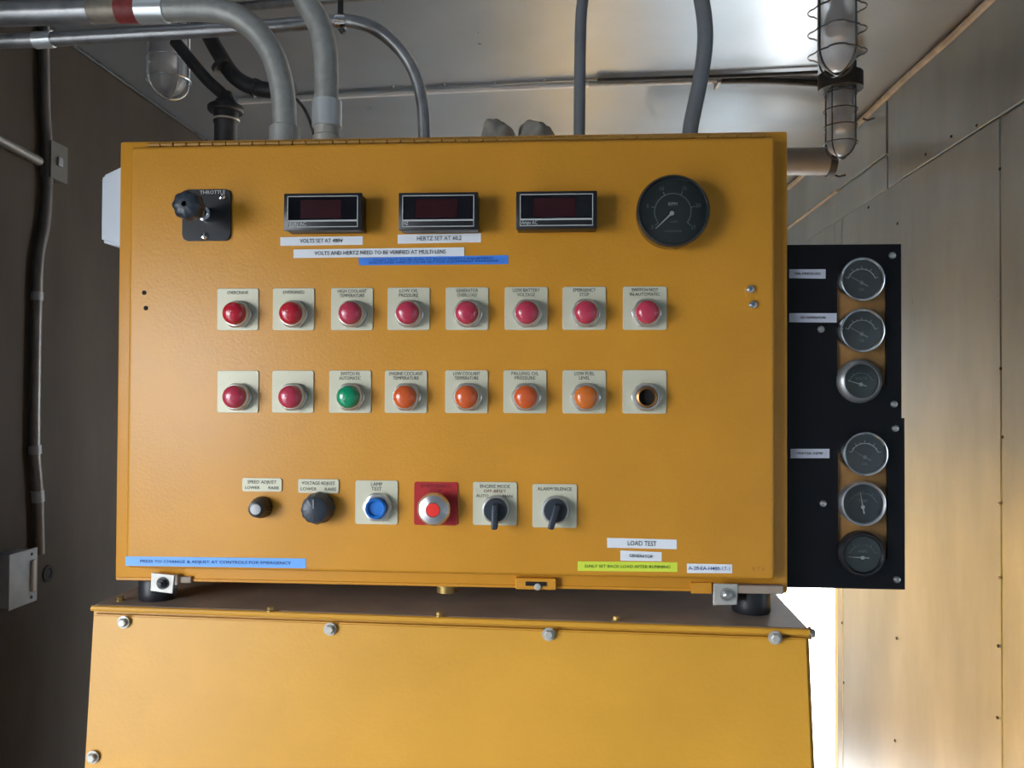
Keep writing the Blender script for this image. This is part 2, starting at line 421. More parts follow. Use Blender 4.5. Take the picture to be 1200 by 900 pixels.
# --- pilot lights
def shared(name, bm, mt, smooth=35):
    bmesh.ops.recalc_face_normals(bm, faces=bm.faces)
    me = bpy.data.meshes.new(name); bm.to_mesh(me); bm.free(); finish(me, mt, smooth); return me
octm = lambda t: 1/ max(math.cos((t % (math.pi/3)) - math.pi/6), .93)
bm = B(); lathe(bm, [(.0150, 0), (.0150, .005), (.0142, .006), (.0158, .0062), (.0158, .0095), (.0146, .0115), (.0125, .0118), (.012, .006), (0, .006)], seg=36)
lathe(bm, [(.0160, .0005), (.0160, .0046), (.0150, .0054)], seg=36, mod=octm)
bezel_me = shared('pilot_light', bm, NUT)
def lens_me(mt):
    bm = B(); lathe(bm, [(.0124, .006), (.0132, .0075), (.0136, .014), (.0131, .0175), (.0112, .0208), (.0078, .0228), (.004, .0236), (0, .0239)], seg=32)
    return shared('lens', bm, mt, 60)
LM = {k: lens_me(v) for k, v in dict(red=RED, dred=REDV, orange=ORG, amber=AMB, green=GRN).items()}
bm = B(); rrect(bm, 0, 0, .0505, .0505, -.0016, 0, .0025); bmesh.ops.bevel(bm, geom=[e for e in bm.edges if all(v.co.y < -.001 for v in e.verts)], offset=.0004, segments=1, affect='EDGES')
plate_me = shared('legend_plate', bm, CREAM)
R1 = [(279.2, 362.7, 'OVERCRANK', 'red'), (344.4, 362.5, 'OVERSPEED', 'red'), (412.8, 362.3, 'HIGH COOLANT\nTEMPERATURE', 'dred'), (479, 362, 'LOW OIL\nPRESSURE', 'dred'),
      (547.4, 361.8, 'GENERATOR\nOVERLOAD', 'dred'), (616.6, 361.6, 'LOW BATTERY\nVOLTAGE', 'dred'), (684.6, 361.4, 'EMERGENCY\nSTOP', 'dred'), (755.5, 361.2, 'SWITCH NOT\nIN AUTOMATIC', 'dred')]
R2 = [(279.2, 459, '', 'dred'), (343.6, 459, '', 'dred'), (410.6, 459, 'SWITCH IN\nAUTOMATIC', 'green'), (475.9, 459, 'ENGINE COOLANT\nTEMPERATURE', 'orange'),
      (546.8, 459, 'LOW COOLANT\nTEMPERATURE', 'orange'), (615.2, 459, 'FALLING OIL\nPRESSURE', 'orange'), (684.6, 459.2, 'LOW FUEL\nLEVEL', 'amber'), (755.2, 459.2, '', None)]
cn = {'red': 'bright red', 'dred': 'dark red', 'orange': 'orange', 'amber': 'amber', 'green': 'green'}
order = ['first', 'second', 'third', 'fourth', 'fifth', 'sixth', 'seventh', 'eighth']
for ri, row in enumerate((R1, R2)):
    for i, (px, py, tx, col) in enumerate(row):
        pc = P(px, py, 0); hole = pc + Vector((.0015, 0, -.0062))
        lab = (('%s indicator lamp on the plate marked %s' % (cn[col], tx.replace('\n', ' ').lower())) if tx else
               ('dark red indicator lamp on a blank plate, %s of the lower row' % order[i]) if col else 'empty indicator socket without lens, at the right end of the lower row')
        b = obj('pilot_light', bezel_me, None, enc, at=hole + Vector((0, -.0016, 0)), label=lab)
        obj('legend_plate', plate_me, None, b, at=pc)
        if col: obj('lens', LM[col], None, b, at=hole+Vector((0, -.0016, 0)))
        else:
            bm = B(); lathe(bm, [(.0118, 0), (.0118, .0125), (.0096, .0135), (.0088, .0063), (0, .0063)], seg=28)
            s_ = obj('socket', bm, BRONZE, b, at=hole+Vector((0, -.0016, 0)))
            bm = B(); lathe(bm, [(.0087, .0064), (.0087, .0068), (0, .0068)], seg=24); obj('socket_hole', bm, HOLE, b, at=hole+Vector((0, -.0016, 0)))
        if tx:
            n = tx.count('\n')
            wmax = max(len(s) for s in tx.split('\n'))
            letter(tx, .0056, pc+Vector((0, -.0018, .0185 if n else .0200)), INK, b, width=.0029*wmax)

# --- digital meters
def meter(px, py, tx, lab):
    c = P(px, py, -.026); w_, h_ = .0905, .0415; x, z = c.x, c.z
    bm = B(); box(bm, (x-w_/2, -.022, z-h_/2), (x+w_/2, 0, z+h_/2), .001, 2)
    box(bm, (x-w_/2-.001, -.026, z-h_/2-.001), (x+w_/2+.001, -.021, z+h_/2+.001), .001, 2)
    o = obj('digital_meter', bm, BLK, enc, label=lab)
    bm = B(); box(bm, (x-w_/2+.004, -.0263, z-h_/2+.010), (x+w_/2-.004, -.0255, z+h_/2-.003)); obj('window', bm, WIN, o, smooth=None)
    bm = B(); box(bm, (x-.026, -.0266, z-.008), (x+.022, -.0262, z+.0135)); obj('display', bm, WINR, o, smooth=None)
    bm = B(); yo, yi = -.0268, -.0258; X0, X1, Z0, Z1 = x-w_/2+.0035, x+w_/2-.0035, z-h_/2+.0025, z+h_/2-.0025; g = .0009
    box(bm, (X0, yo, Z1-g), (X1, yi, Z1)); box(bm, (X0, yo, Z0), (X1, yi, Z0+g)); box(bm, (X0, yo, Z0), (X0+g, yi, Z1)); box(bm, (X1-g, yo, Z0), (X1, yi, Z1))
    zb = Z0+.0075; box(bm, (X0, yo, zb-.0009), (X1, yi, zb+.0009)); obj('frame_line', bm, SILV, o, smooth=None)
    wd = .0026*len(tx)
    letter(tx, .0058, Vector((X0+.002+wd/2, -.0272, (Z0+zb)/2)), WHITEINK, o, width=wd)
meter(378, 248, 'Volts AC', 'black digital voltmeter marked Volts AC, leftmost of the three')
meter(513.4, 247.3, 'HZ', 'black digital frequency meter marked HZ, middle of the three')
meter(652, 246, 'Amps AC', 'black digital ammeter marked Amps AC, beside the round dial')

# --- round tachometer
def ring_pts(c, r, a0, a1, n, y): return [(c.x+r*math.sin(math.radians(a0+(a1-a0)*i/n)), y, c.z+r*math.cos(math.radians(a0+(a1-a0)*i/n))) for i in range(n+1)]
c = P(788.5, 247.8, -.02); R = .0415
bm = B(); lathe(bm, [(R*.97, -.02), (R*.97, -.003), (R, 0), (R, .003), (R*.965, .0055), (R*.93, .006), (R*.905, .003), (R*.9, -.002), (0, -.002)], c, seg=56)
tach = obj('tachometer', bm, mat('gloss_black_bezel', (.02, .022, .024), .22, coat=.5), enc, label='large round black tachometer dial at upper right of the door')
bm = B(); lathe(bm, [(R*.9, -.0019), (R*.9, -.0012), (0, -.0012)], c, seg=48); obj('dial', bm, DIAL, tach)
y = c.y+.0008
bm = B(); tube(bm, ring_pts(c, .0205, -128, 128, 40, y), .00045, 4)
for a in (-128, -77, -26, 26, 77, 128): tube(bm, [ring_pts(c, r_, a, a, 1, y)[0] for r_ in (.0205, .0250)], .0005, 4)
for k in range(26):
    a = -128+256*k/25; tube(bm, [ring_pts(c, r_, a, a, 1, y)[0] for r_ in (.0205, .0222)], .00025, 3)
obj('scale', bm, GREYINK, tach, smooth=None)
for a, s_ in ((-128, '0'), (-77, '5'), (-26, '10'), (26, '15'), (77, '20'), (128, '25')):
    q = Vector(ring_pts(c, .0292, a, a, 1, y)[0]); letter(s_, .0062, q, GREYINK, tach)
letter('RPM', .0055, Vector((c.x, y, c.z+.0085)), WHITEINK, tach); letter('x100', .0042, Vector((c.x+.001, y, c.z-.0115)), GREYINK, tach); letter('TACHOMETER', .0032, Vector((c.x, y, c.z-.0225)), GREYINK, tach)
bm = B(); q = Vector(ring_pts(c, .0275, -135, -135, 1, y-.0006)[0]); tube(bm, [(c.x-.001, y-.0006, c.z-.002), q], [.0011, .0005], 6); lathe(bm, [(.0026, 0), (.0022, .0015), (0, .0018)], (c.x-.001, y, c.z-.002), seg=14)
obj('needle', bm, NEED, tach)
bm = B(); lathe(bm, [(0, .0042), (R*.6, .0038), (R*.9, .0030), (R*.9, .0036), (R*.6, .0046), (0, .005)], c, seg=40)
obj('glass', bm, GLASS, tach, smooth=60)

# --- throttle control
c = P(243, 252.5, 0)
bm = B(); rrect(bm, c.x, c.z, .0595, .062, -.003, 0, .007, seg=5)
bmesh.ops.bevel(bm, geom=[e for e in bm.edges if all(v.co.y < -.002 for v in e.verts)], offset=.0008, segments=2, affect='EDGES')
th_ = obj('throttle_control', bm, mat('black_anodized_plate', (.02, .02, .023), .3), enc, label='black vernier control knob on a square black plate at upper left of the door')
bm = B(); lathe(bm, [(.0085, .0), (.0085, .009), (.0065, .010), (.0065, .018), (0, .018)], (c.x, -.003, c.z), seg=24)
obj('collar', bm, CHROME, th_)
bm = B(); lathe(bm, [(.0050, .01), (.0050, .040)], (c.x, -.003, c.z), seg=16); obj('shaft', bm, ZINC, th_)
lob = lambda t: 1+.055*math.cos(8*t)
bm = B(); lathe(bm, [(.010, .034), (.0145, .036), (.0165, .040), (.0165, .050), (.0150, .054), (.0115, .0565), (.0060, .0575), (.0032, .0575), (.0030, .053), (0, .053)], (c.x, -.003, c.z), seg=64, mod=lob)
obj('knob', bm, BLKKNOB, th_)
bm = B(); lathe(bm, [(.0029, .0531), (.0029, .0534), (0, .0534)], (c.x, -.003, c.z), seg=14); obj('knob_hole', bm, HOLE, th_)
for px, py in ((261, 231), (240, 277)): screw(P(px, py, -.003), th_, .0042, h=.003, mt=CHROME)
letter('THROTTLE', .0060, P(249, 225.5, -.0033), WHITEINK, th_, width=.031)

# --- bottom row
def small_plate(parent, px, py, w_, h_, mt=CREAM):
    c = P(px, py, 0); bm = B(); rrect(bm, c.x, c.z, w_, h_, -.0016, 0, .0025); return obj('legend_plate', bm, mt, parent), c
def base_ring(px, py, r, lab, name, mt=NUT, prof=None, seg=36, mod=None):
    c = P(px, py, -.0016); bm = B(); lathe(bm, prof or [(r*.95, 0), (r, .001), (r, .005), (r*.93, .0075), (r*.78, .008), (r*.75, .003), (0, .003)], c, seg=seg, mod=mod)
    return obj(name, bm, mt, enc, label=lab), c
# speed adjust
c = P(307.5, 594, 0); bm = B(); lathe(bm, [(.0125, 0), (.0122, .009), (.0105, .013), (.0095, .020), (.007, .021), (0, .021)], c, seg=40, mod=lambda t: 1+.03*math.cos(20*t))
k1 = obj('speed_knob', bm, BLK, enc, label='small black knob with pale cap under the speed adjust plate')
bm = B(); lathe(bm, [(.0062, .0205), (.0062, .0222), (.005, .0228), (0, .0229)], c, seg=24); obj('cap', bm, SILV, k1)
_, q = small_plate(k1, 307.5, 568, .048, .0160); letter('SPEED ADJUST', .0055, q+Vector((0, -.0018, .0032)), INK, k1, width=.035); letter('LOWER       RAISE', .0050, q+Vector((0, -.0018, -.0036)), INK, k1, width=.041)
# voltage adjust
c = P(375, 594.5, 0); bm = B(); lathe(bm, [(.0165, 0), (.0185, .001), (.0182, .012), (.0165, .018), (.0155, .0225), (.012, .0245), (0, .0252)], c, seg=60, mod=lambda t: 1+.03*math.cos(12*t))
k2 = obj('voltage_knob', bm, BLKKNOB, enc, label='fluted dark blue-grey knob under the voltage adjust plate')
bm = B(); box(bm, (c.x-.0008, -.0262, c.z+.002), (c.x+.0008, -.0245, c.z+.012)); obj('pointer_line', bm, GREYINK, k2, smooth=None)
_, q = small_plate(k2, 373.5, 569.5, .049, .0165); letter('VOLTAGE ADJUST', .0055, q+Vector((0, -.0018, .0034)), INK, k2, width=.040); letter('LOWER      RAISE', .0050, q+Vector((0, -.0018, -.0036)), INK, k2, width=.043)
# lamp test
b, c = base_ring(443.5, 594, .0165, 'blue lamp test push button in a steel ring', 'push_button', mod=octm)
bm = B(); lathe(bm, [(.0115, 0), (.0120, .004), (.0122, .016), (.0108, .0175), (.0092, .0165), (.0080, .0125), (0, .0125)], c, seg=36); obj('button', bm, BLU, b)
_, q = small_plate(b, 441.5, 588.5, .0505, .0515); letter('LAMP\nTEST', .0058, q+Vector((0, -.0018, .0185)), INK, b)
# emergency stop
b, c = base_ring(511, 594.5, .0160, 'chrome emergency stop button with red centre on a red plate', 'stop_button')
bm = B(); lathe(bm, [(.0130, 0), (.0130, .010), (.0150, .012), (.0192, .015), (.0192, .0175), (.0165, .0215), (.0085, .0235), (.0078, .022), (0, .022)], c, seg=48, mod=lambda t: 1-.008*(math.cos(8*t))); obj('mushroom_ring', bm, NUT, b)
bm = B(); lathe(bm, [(.0077, .0221), (.0077, .0232), (0, .0236)], c, seg=28); obj('red_center', bm, REDB, b)
_, q = small_plate(b, 511, 590, .0515, .0505, REDPL); letter('EMERGENCY\nSTOP', .0056, q+Vector((0, -.0018, .0180)), INKR, b, width=.036)
# selectors
def selector(px, py, ppx, ppy, tx, ang, lab):
    b, c = base_ring(px, py, .0165, lab, 'selector_switch')
    bm = B(); lathe(bm, [(.0125, 0), (.0138, .004), (.0138, .012), (.0125, .0145), (0, .0145)], c, seg=36); obj('rotor', bm, BLKKNOB, b)
    bm = B(); box(bm, (-.0036, -.0285, -.020), (.0036, -.012, .0085), .002, 3)
    for v in bm.verts:
        if v.co.y < -.02 and v.co.z > 0: v.co.y += .006
    bmesh.ops.rotate(bm, verts=bm.verts, cent=(0, 0, 0), matrix=Matrix.Rotation(ang, 3, 'Y'))
    obj('lever', bm, BLKKNOB, b, at=c)
    _, q = small_plate(b, ppx, ppy, .0515, .0505)
    return b, q
b, q = selector(581.5, 596.5, 580, 590, '', 0.0, 'black lever selector switch on the engine mode plate')
letter('ENGINE MODE', .0056, q+Vector((0, -.0018, .0200)), INK, b, width=.035); letter('OFF-RESET', .0050, q+Vector((0, -.0018, .0145)), INKR, b, width=.026); letter('AUTO           MAN.', .0050, q+Vector((0, -.0018, .0088)), INK, b, width=.044)
b, q = selector(651, 597, 649.8, 592.6, '', .28, 'black lever selector switch on the alarm silence plate, tilted left')
letter('ALARM SILENCE', .0056, q+Vector((0, -.0018, .0195)), INK, b, width=.040)

# --- tape labels
label_quad('tape_label', [(328.5, 278), (425, 276.8), (425, 286.8), (328.5, 288)], 0, LWH, enc, text='VOLTS SET AT 480V', size=.0070, width=.052, lab='white tape label under the voltmeter')
label_quad('tape_label', [(466, 275), (563.5, 273.5), (563.5, 283.8), (466, 285.6)], 0, LWH, enc, text='HERTZ SET AT 60.2', size=.0070, width=.053, lab='white tape label under the frequency meter')
label_quad('tape_label', [(420, 302), (595.6, 299), (595.6, 309.5), (421, 311)], 0, LBL, enc, text='LOAD TEST TO BE RUN AT EACH WEEKLY EQUIPMENT\nVOLTS AND HERTZ TO BE SET FOR EQUIPMENT READINGS', ink=INKB, size=.0034, width=.155, lab='blue tape label below the white ones', line=.95)
label_quad('tape_label', [(343.9, 292.4), (544, 289.8), (544, 300), (343.9, 302.4)], -.0005, LWH, enc, text='VOLTS AND HERTZ NEED TO BE VERIFIED AT MULTI LENS', size=.0068, width=.158, dx=.002, lab='long white tape label about verifying volts and hertz')
label_quad('tape_label', [(147, 652), (358.5, 654.5), (358.5, 666), (147, 663)], 0, LBL2, enc, text='PRESS TO CHANGE & ADJUST AT CONTROLS FOR EMERGENCY', ink=INKB, size=.0050, width=.185, lab='long light blue tape label along the bottom left edge of the door')
label_quad('tape_label', [(711.5, 630.4), (793, 632.4), (793, 643.6), (711.5, 641.8)], 0, LWH, enc, text='LOAD TEST', size=.0080, width=.033, lab='white tape label reading load test')
label_quad('tape_label', [(727, 645), (775.4, 647.2), (775.4, 657.8), (727, 657)], 0, LWH, enc, text='GENERATOR', size=.0052, width=.027, lab='short white tape label above the yellow one')
label_quad('tape_label', [(677, 657.8), (794, 659), (794, 670.3), (677, 669)], 0, LYE, enc, text='DAILY SET BACK LOAD AFTER RUNNING', ink=INKG, size=.0050, width=.098, lab='yellow-green tape label at bottom right')
label_quad('tape_label', [(805, 660.5), (858, 661.5), (858, 671.8), (805, 671.5)], 0, LWH, enc, text='A-20-EA-H400-17-1', ink=INKB, size=.0062, width=.047, lab='white tape label with a blue number')
letter('A T A', .0060, P(889, 667, -.0002), mat('faded_pencil', (.42, .17, .02), .6), enc)

# ------------------------------------------------------------------ rubber mounts with zinc brackets
def mount(px, r, ybr, qbr, lab, arm=None, rot=0):
    c = P(px, 700, .018+r); zt = ZB - .0005
    zb = ztop(c.x)
    t = thing('rubber_mount', (c.x, .018+r, zb), lab, 'rubber mount', 'rubber mounts under the control box')
    h = zt-zb
    bm = B(); lathe(bm, [(r*.95, 0), (r, .002), (r, h*.35), (r*1.0, h-.003), (r*.94, h)], (c.x, .018+r, zb), (0, 0, 1), 32); obj('rubber_body', bm, RUB, t)
    q = [P(x, y, ybr) for x, y in qbr]
    bm = B(); hexa(bm, q+[v+Vector((0, .003, 0)) for v in q]); bmesh.ops.bevel(bm, geom=bm.edges[:], offset=.0006, segments=1, affect='EDGES')
    br = obj('bracket', bm, ZINC, t)
    m_ = (q[0]+q[1]+q[2]+q[3])/4
    bm = B(); lathe(bm, [(.0075, 0), (.0075, .0012), (.0052, .0013)], m_+Vector((.001, 0, 0)), seg=20); lathe(bm, [(.0052, .001), (.0052, .005), (.003, .006), (.003, .009), (0, .0095)], m_+Vector((.001, 0, 0)), seg=6)
    obj('bolt', bm, SCREWM if px > 500 else DARKPIPE, br)
    return t, q
t, q = mount(185, .0225, .008, [(177, 671), (204.5, 674), (202, 696), (176, 692.5)], 'black rubber mount under the left end of the control box, with a bright square bracket')
bm = B(); box(bm, (q[1].x-.001, .0095, q[2].z+.010), (q[1].x+.003, .0175, q[1].z), .0008, 1); box(bm, (q[1].x, .0135, q[2].z+.012), (q[1].x+.018, .0175, q[1].z-.003), .0008, 1); obj('bracket_return', bm, DUST_SHADE, t)  # brown colour stands in for the shading on this zinc return
t, q = mount(880, .0225, .005, [(836.5, 684), (865, 684.5), (864, 709), (836, 709.5)], 'black rubber mount under the right end of the control box, with a dull bracket')
bm = B(); x0 = q[1].x; box(bm, (x0-.002, .006, ZB+.0015), (x0+.052, .0175, ZB+.011), .001, 1); obj('bracket_arm', bm, DUST_SHADE, t)

# ------------------------------------------------------------------ gauge panels at the right
GY = .035
LASTZ = []
def gpanel(x0, x1, y0, y1, sx0, sx1, sy0, sy1, gauges, screws, labels, lab):
    A = P(x0, y0, GY); Z = P(x1, y1, GY); a = P(sx0, sy0, GY); z = P(sx1, sy1, GY)
    t = thing('gauge_panel', ((A.x+Z.x)/2, GY, Z.z), lab, 'gauge panel', 'black gauge panels')
    xl, xr, zt, zb = XB+.0008, Z.x, (LASTZ[-1] if LASTZ else A.z), Z.z; th = .003; LASTZ.append(zb)
    bm = B()
    box(bm, (xl, GY, zb), (a.x, GY+th, zt)); box(bm, (z.x, GY, zb), (xr, GY+th, zt)); box(bm, (a.x, GY, a.z), (z.x, GY+th, zt)); box(bm, (a.x, GY, zb), (z.x, GY+th, z.z))
    bmesh.ops.remove_doubles(bm, verts=bm.verts, dist=1e-6)
    # folded return flange on the enclosure side and outer edge
    box(bm, (xl, GY+th, zb), (xl+.002, GY+.08, zt)); box(bm, (xr-.002, GY+th, zb), (xr, GY+.02, zt))
    obj('plate', bm, GPAN, t, smooth=None)
    bm = B(); box(bm, (a.x-.006, GY+th+.0005, z.z-.006), (z.x+.006, GY+th+.002, a.z+.006)); obj('backing_plate', bm, mat('ochre_backing_plate', (.20, .10, .028), .5, noise_amt=.25, nscale=30), t, smooth=None, label='ochre backing plate showing between the gauges')
    for (gx, gy, kind) in gauges:
        c = P(gx, gy, GY-.010); r = .0262; c.y = GY
        bl = {'c': 'chrome-rimmed round gauge with dark dial', 's': 'round gauge set in a wide satin rim, white needle pointing left', 'o': 'round gauge with thin steel rim and pale hub', 'b': 'black-rimmed round gauge with level white needle'}[kind]
        mt = {'b': BLK, 'c': CHROME, 's': DULLM, 'o': NUT}[kind]
        bm = B()
        if kind == 's': prof = [(r, -.004), (r, .003), (r*.97, .005), (r*.80, .009), (r*.76, .0095), (r*.72, .006), (0, .006)]
        elif kind == 'b': prof = [(r, -.004), (r, .008), (r*.93, .011), (r*.86, .011), (r*.8, .006), (0, .006)]
        else: prof = [(r, -.004), (r, .008), (r*.97, .0105), (r*.92, .011), (r*.87, .0095), (r*.86, .006), (0, .006)]
        lathe(bm, prof, c, seg=44)
        g = obj('gauge', bm, mt, t, label=bl)
        rd = r*(.72 if kind == 's' else .80 if kind == 'b' else .86)
        bm = B(); lathe(bm, [(rd, .0061), (rd, .0065), (0, .0065)], c, seg=36); obj('dial', bm, DIALG if kind == 'c' else DIAL, g)
        yy = c.y-.0068
        bm = B(); cc = Vector((c.x, yy, c.z-.004))
        tube(bm, ring_pts(cc, rd*.72, -70, 70, 20, yy), .0004, 4)
        for k in range(9):
            al = -70+17.5*k; tube(bm, [ring_pts(cc, rr, al, al, 1, yy)[0] for rr in (rd*.72, rd*(.88 if k % 2 == 0 else .8))], .0003, 3)
        obj('scale', bm, GREYINK if kind != 'c' else WHITEINK, g, smooth=None)
        an = {'c': -60, 's': -73, 'o': -10, 'b': -88}[kind]
        bm = B(); q0 = Vector(ring_pts(cc, rd*.8, an, an, 1, yy-.0006)[0]); q1 = Vector(ring_pts(cc, rd*.35, an+180, an+180, 1, yy-.0006)[0])
        tube(bm, [q1, cc, q0], [.0008, .0007, .0003], 6); lathe(bm, [(.0024, 0), (.002, .0014), (0, .0016)], cc, seg=12)
        obj('needle', bm, NEED if kind != 'c' else GREYINK, g)
        letter({'c': 'OIL', 's': 'VOLTS', 'o': 'TEMP', 'b': 'AMPS'}[kind] if kind != 'x' else '', .0045, Vector((c.x, yy, c.z+.003 if kind != 'c' else c.z-.012)), GREYINK, g)
        bm = B(); lathe(bm, [(0, .009), (rd*.6, .0086), (rd*.99, .0078), (rd*.99, .0084), (rd*.6, .0092), (0, .0096)], c, seg=36); obj('glass', bm, GLASS, g, smooth=60)
    for sx, sy in screws: screw(P(sx, sy, GY), t, .0042, h=.0035, mt=SCREWM)
    for c4, tx in labels:
        label_quad('tape_label', c4, GY, LGR, t, text=tx, size=.0040, width=.030, lab='grey tape label on the black plate')
gpanel(923, 1056.5, 287, 490.0, 981, 1038.5, 322, 452, [(1011, 327, 'c'), (1011, 387, 'c'), (1010, 446.5, 's')], [(1045.5, 299.5), (962, 386), (1047.5, 473.5)],
       [([(925, 315.5), (967.5, 315.5), (967.5, 326.5), (925, 326)], 'OIL PRESSURE'), ([(925, 367), (980.5, 367), (980.5, 378), (925, 377.5)], 'OIL TEMPERATURE')],
       'upper black gauge panel with three round gauges and two grey labels')
gpanel(925, 1060.5, 489.8, 691, 982, 1040, 530, 655, [(1014.6, 532, 'c'), (1012.3, 590.6, 'o'), (1012, 650, 'b')], [(1049, 502), (964.5, 590), (1051, 679)],
       [([(926.5, 526), (972, 526), (972, 537), (926.5, 537)], 'WATER TEMP')], 'lower black gauge panel with three round gauges and one grey label')

# ------------------------------------------------------------------ pale horn on the left side of the box
zc = (P(115, 205, .10).z + P(115, 285, .10).z)/2
X1h = XA-.0005; hz1 = P(138, 196, .06).z; hz0 = P(138, 293, .06).z; hx = P(114, 240, .06).x; hz1b = P(117, 205, .06).z; hz0b = P(116, 283, .06).z
bm = B()
hexa(bm, [(hx+.003, .062, hz0b), (hx+.003, .062, hz1b), (hx+.003, .150, hz1b), (hx+.003, .150, hz0b), (X1h-.008, .045, hz0), (X1h-.008, .045, hz1), (X1h-.008, .165, hz1), (X1h-.008, .165, hz0)])
bmesh.ops.bevel(bm, geom=bm.edges[:], offset=.004, segments=3, affect='EDGES')
hn = thing('sounder', (X1h, .1, hz0), 'pale grey tapered alarm sounder on the left side of the yellow control box', 'alarm sounder')
obj('cover', bm, HORN, hn)
bm = B(); box(bm, (X1h-.0085, .048, hz0+.004), (X1h, .162, hz1-.004), .001, 1); obj('back_plate', bm, BLK, hn)
bm = B()
for k in range(6): box(bm, (hx+.0015, .080, hz0b+.012+k*.010), (hx+.0036, .132, hz0b+.016+k*.010), .0004, 1)
obj('grille', bm, BLK, hn)

# ------------------------------------------------------------------ conduits over the box
def pipe(t, pts, r, mt, name='tube_section', label=None, sm=6, seg=18):
    return obj(name, tube(B(), pts, r, seg, sm), mt, t, label=label)
def drop(p): return Vector((p.x, p.y, ZA))
# 1: big conduit from the left, bending down
Yc = .10
t = thing('conduit', P(100, 15, Yc), 'thick grey conduit from the upper left bending down into the control box', 'conduit', 'conduits entering the top of the control box')
pipe(t, [P(-160, 22, Yc), P(-60, 18, Yc), P(50, 15, Yc), P(107, 13, Yc)], .0163, GALV, sm=4)
pipe(t, [P(105, 13, Yc), P(168, 12, Yc)], .0158, GALVB, sm=0, label='brown weathered pipe length')
o = pipe(t, [P(139, 12.4, Yc), P(165, 12, Yc)], .0164, REDP, sm=0, name='red_band', label='faded red painted band')
pipe(t, [P(163, 12, Yc), P(195, 11.5, Yc)], .0178, BCOUP, sm=0, name='coupling', label='shiny coupling')
pipe(t, [P(194, 11.5, Yc), P(235, 11, Yc), P(262, 14, Yc), P(285, 24, Yc), P(306, 43, Yc), P(321, 68, Yc), P(329, 95, Yc), P(333, 125, Yc), P(333.5, 158, Yc), drop(P(333.5, 158, Yc))], .0160, GALVD)
q = drop(P(333.5, 158, Yc)); obj('bushing', lathe(B(), [(.020, 0), (.020, P(333, 150, Yc).z-ZA), (.0165, P(333, 148, Yc).z-ZA)], q, (0, 0, 1), 20), GALVD, t)
# 2
t = thing('conduit', P(382, 90, Yc), 'thick grey conduit with a bright metal coupling just above the control box', 'conduit', 'conduits entering the top of the control box')
pipe(t, [Vector((P(318, -110, Yc).x, Yc, ZC)), P(318, -110, Yc), P(330, -70, Yc), P(346, -28, Yc), P(359, 2, Yc), P(371, 22, Yc), P(378, 42, Yc), P(382, 75, Yc), P(382.5, 120, Yc)], .0158, GALVD)
q = P(383, 158, Yc); q.z = ZA; z1 = P(383, 118, Yc).z-ZA; zk = P(383, 150, Yc).z-ZA
obj('coupling', lathe(B(), [(.018, zk), (.0195, zk+.001), (.0195, z1-.001), (.0165, z1)], q, (0, 0, 1), 24), BCOUP, t, label='bright metal coupling')
obj('locknut', lathe(B(), [(.0185, 0), (.0185, zk*.7), (.0165, zk*.75), (.0165, zk)], q, (0, 0, 1), 24), ZINC, t)
# 3 thin EMT with hanger clamp
t = thing('conduit', P(440, 36, .17), 'thin galvanized conduit held by a rod clamp, curving down into the control box', 'conduit', 'conduits entering the top of the control box')
Y3 = .175
pipe(t, [P(-140, 55, Y3), P(-40, 50, Y3), P(40, 47, Y3), P(64, 46, Y3)], .0105, GALV, sm=4)
pipe(t, [P(41, 47.5, Y3), P(62, 46, Y3)], .0118, BCOUP, sm=0, name='coupling', label='shiny coupling')
pipe(t, [P(60, 46, Y3), P(200, 38, Y3), P(300, 32, Y3), P(350, 28.5, Y3), P(395, 25, Y3), P(416, 26, Y3), P(438, 33, Y3), P(460, 49, Y3), P(478, 71, Y3), P(489, 95, Y3), P(495, 122, Y3), P(497, 155, Y3), drop(P(497, 155, Y3))], [.0104, .0080], GALV)
cl = P(400, 24.5, Y3)
o = pipe(t, [P(394, 25, Y3), P(406, 25, Y3)], .0105, CHROME, sm=0, name='clamp', label='bright hanger clamp')
obj('clamp_bolt', tube(B(), [P(399, 33, Y3-.006), P(403, 39, Y3-.004)], .0042, 8), DARKPIPE, o)
top = Vector((P(398, 10, Y3).x, Y3, ZC)); obj('hanger_rod', tube(B(), [P(399, 18, Y3), top], .0042, 8), DARKPIPE, t)
# 4, 5 liquid-tight
Y4 = .15
t = thing('flexible_conduit', P(680, 80, Y4), 'slim dark grey flexible conduit dropping straight into the control box', 'conduit', 'conduits entering the top of the control box')
pipe(t, [Vector((P(712, -110, Y4+.03).x, Y4+.03, ZC)), P(712, -110, Y4+.03), P(700, -70, Y4+.02), P(689, -30, Y4+.01), P(683, 0, Y4), P(680.5, 30, Y4), P(679.5, 90, Y4), P(679, 150, Y4), drop(P(679, 150, Y4))], .0079, PVC)
t = thing('flexible_conduit', P(824, 80, Y4), 'thicker curved grey flexible conduit at the right end of the control box', 'conduit', 'conduits entering the top of the control box')
pipe(t, [Vector((P(800, -110, Y4).x, Y4, ZC)), P(800, -115, Y4), P(806, -80, Y4), P(814, -40, Y4), P(822, 0, Y4), P(826, 28, Y4), P(826, 55, Y4), P(821, 92, Y4), P(813.5, 128, Y4), P(809, 152, Y4), drop(P(806, 170, Y4))], .0105, PVC)

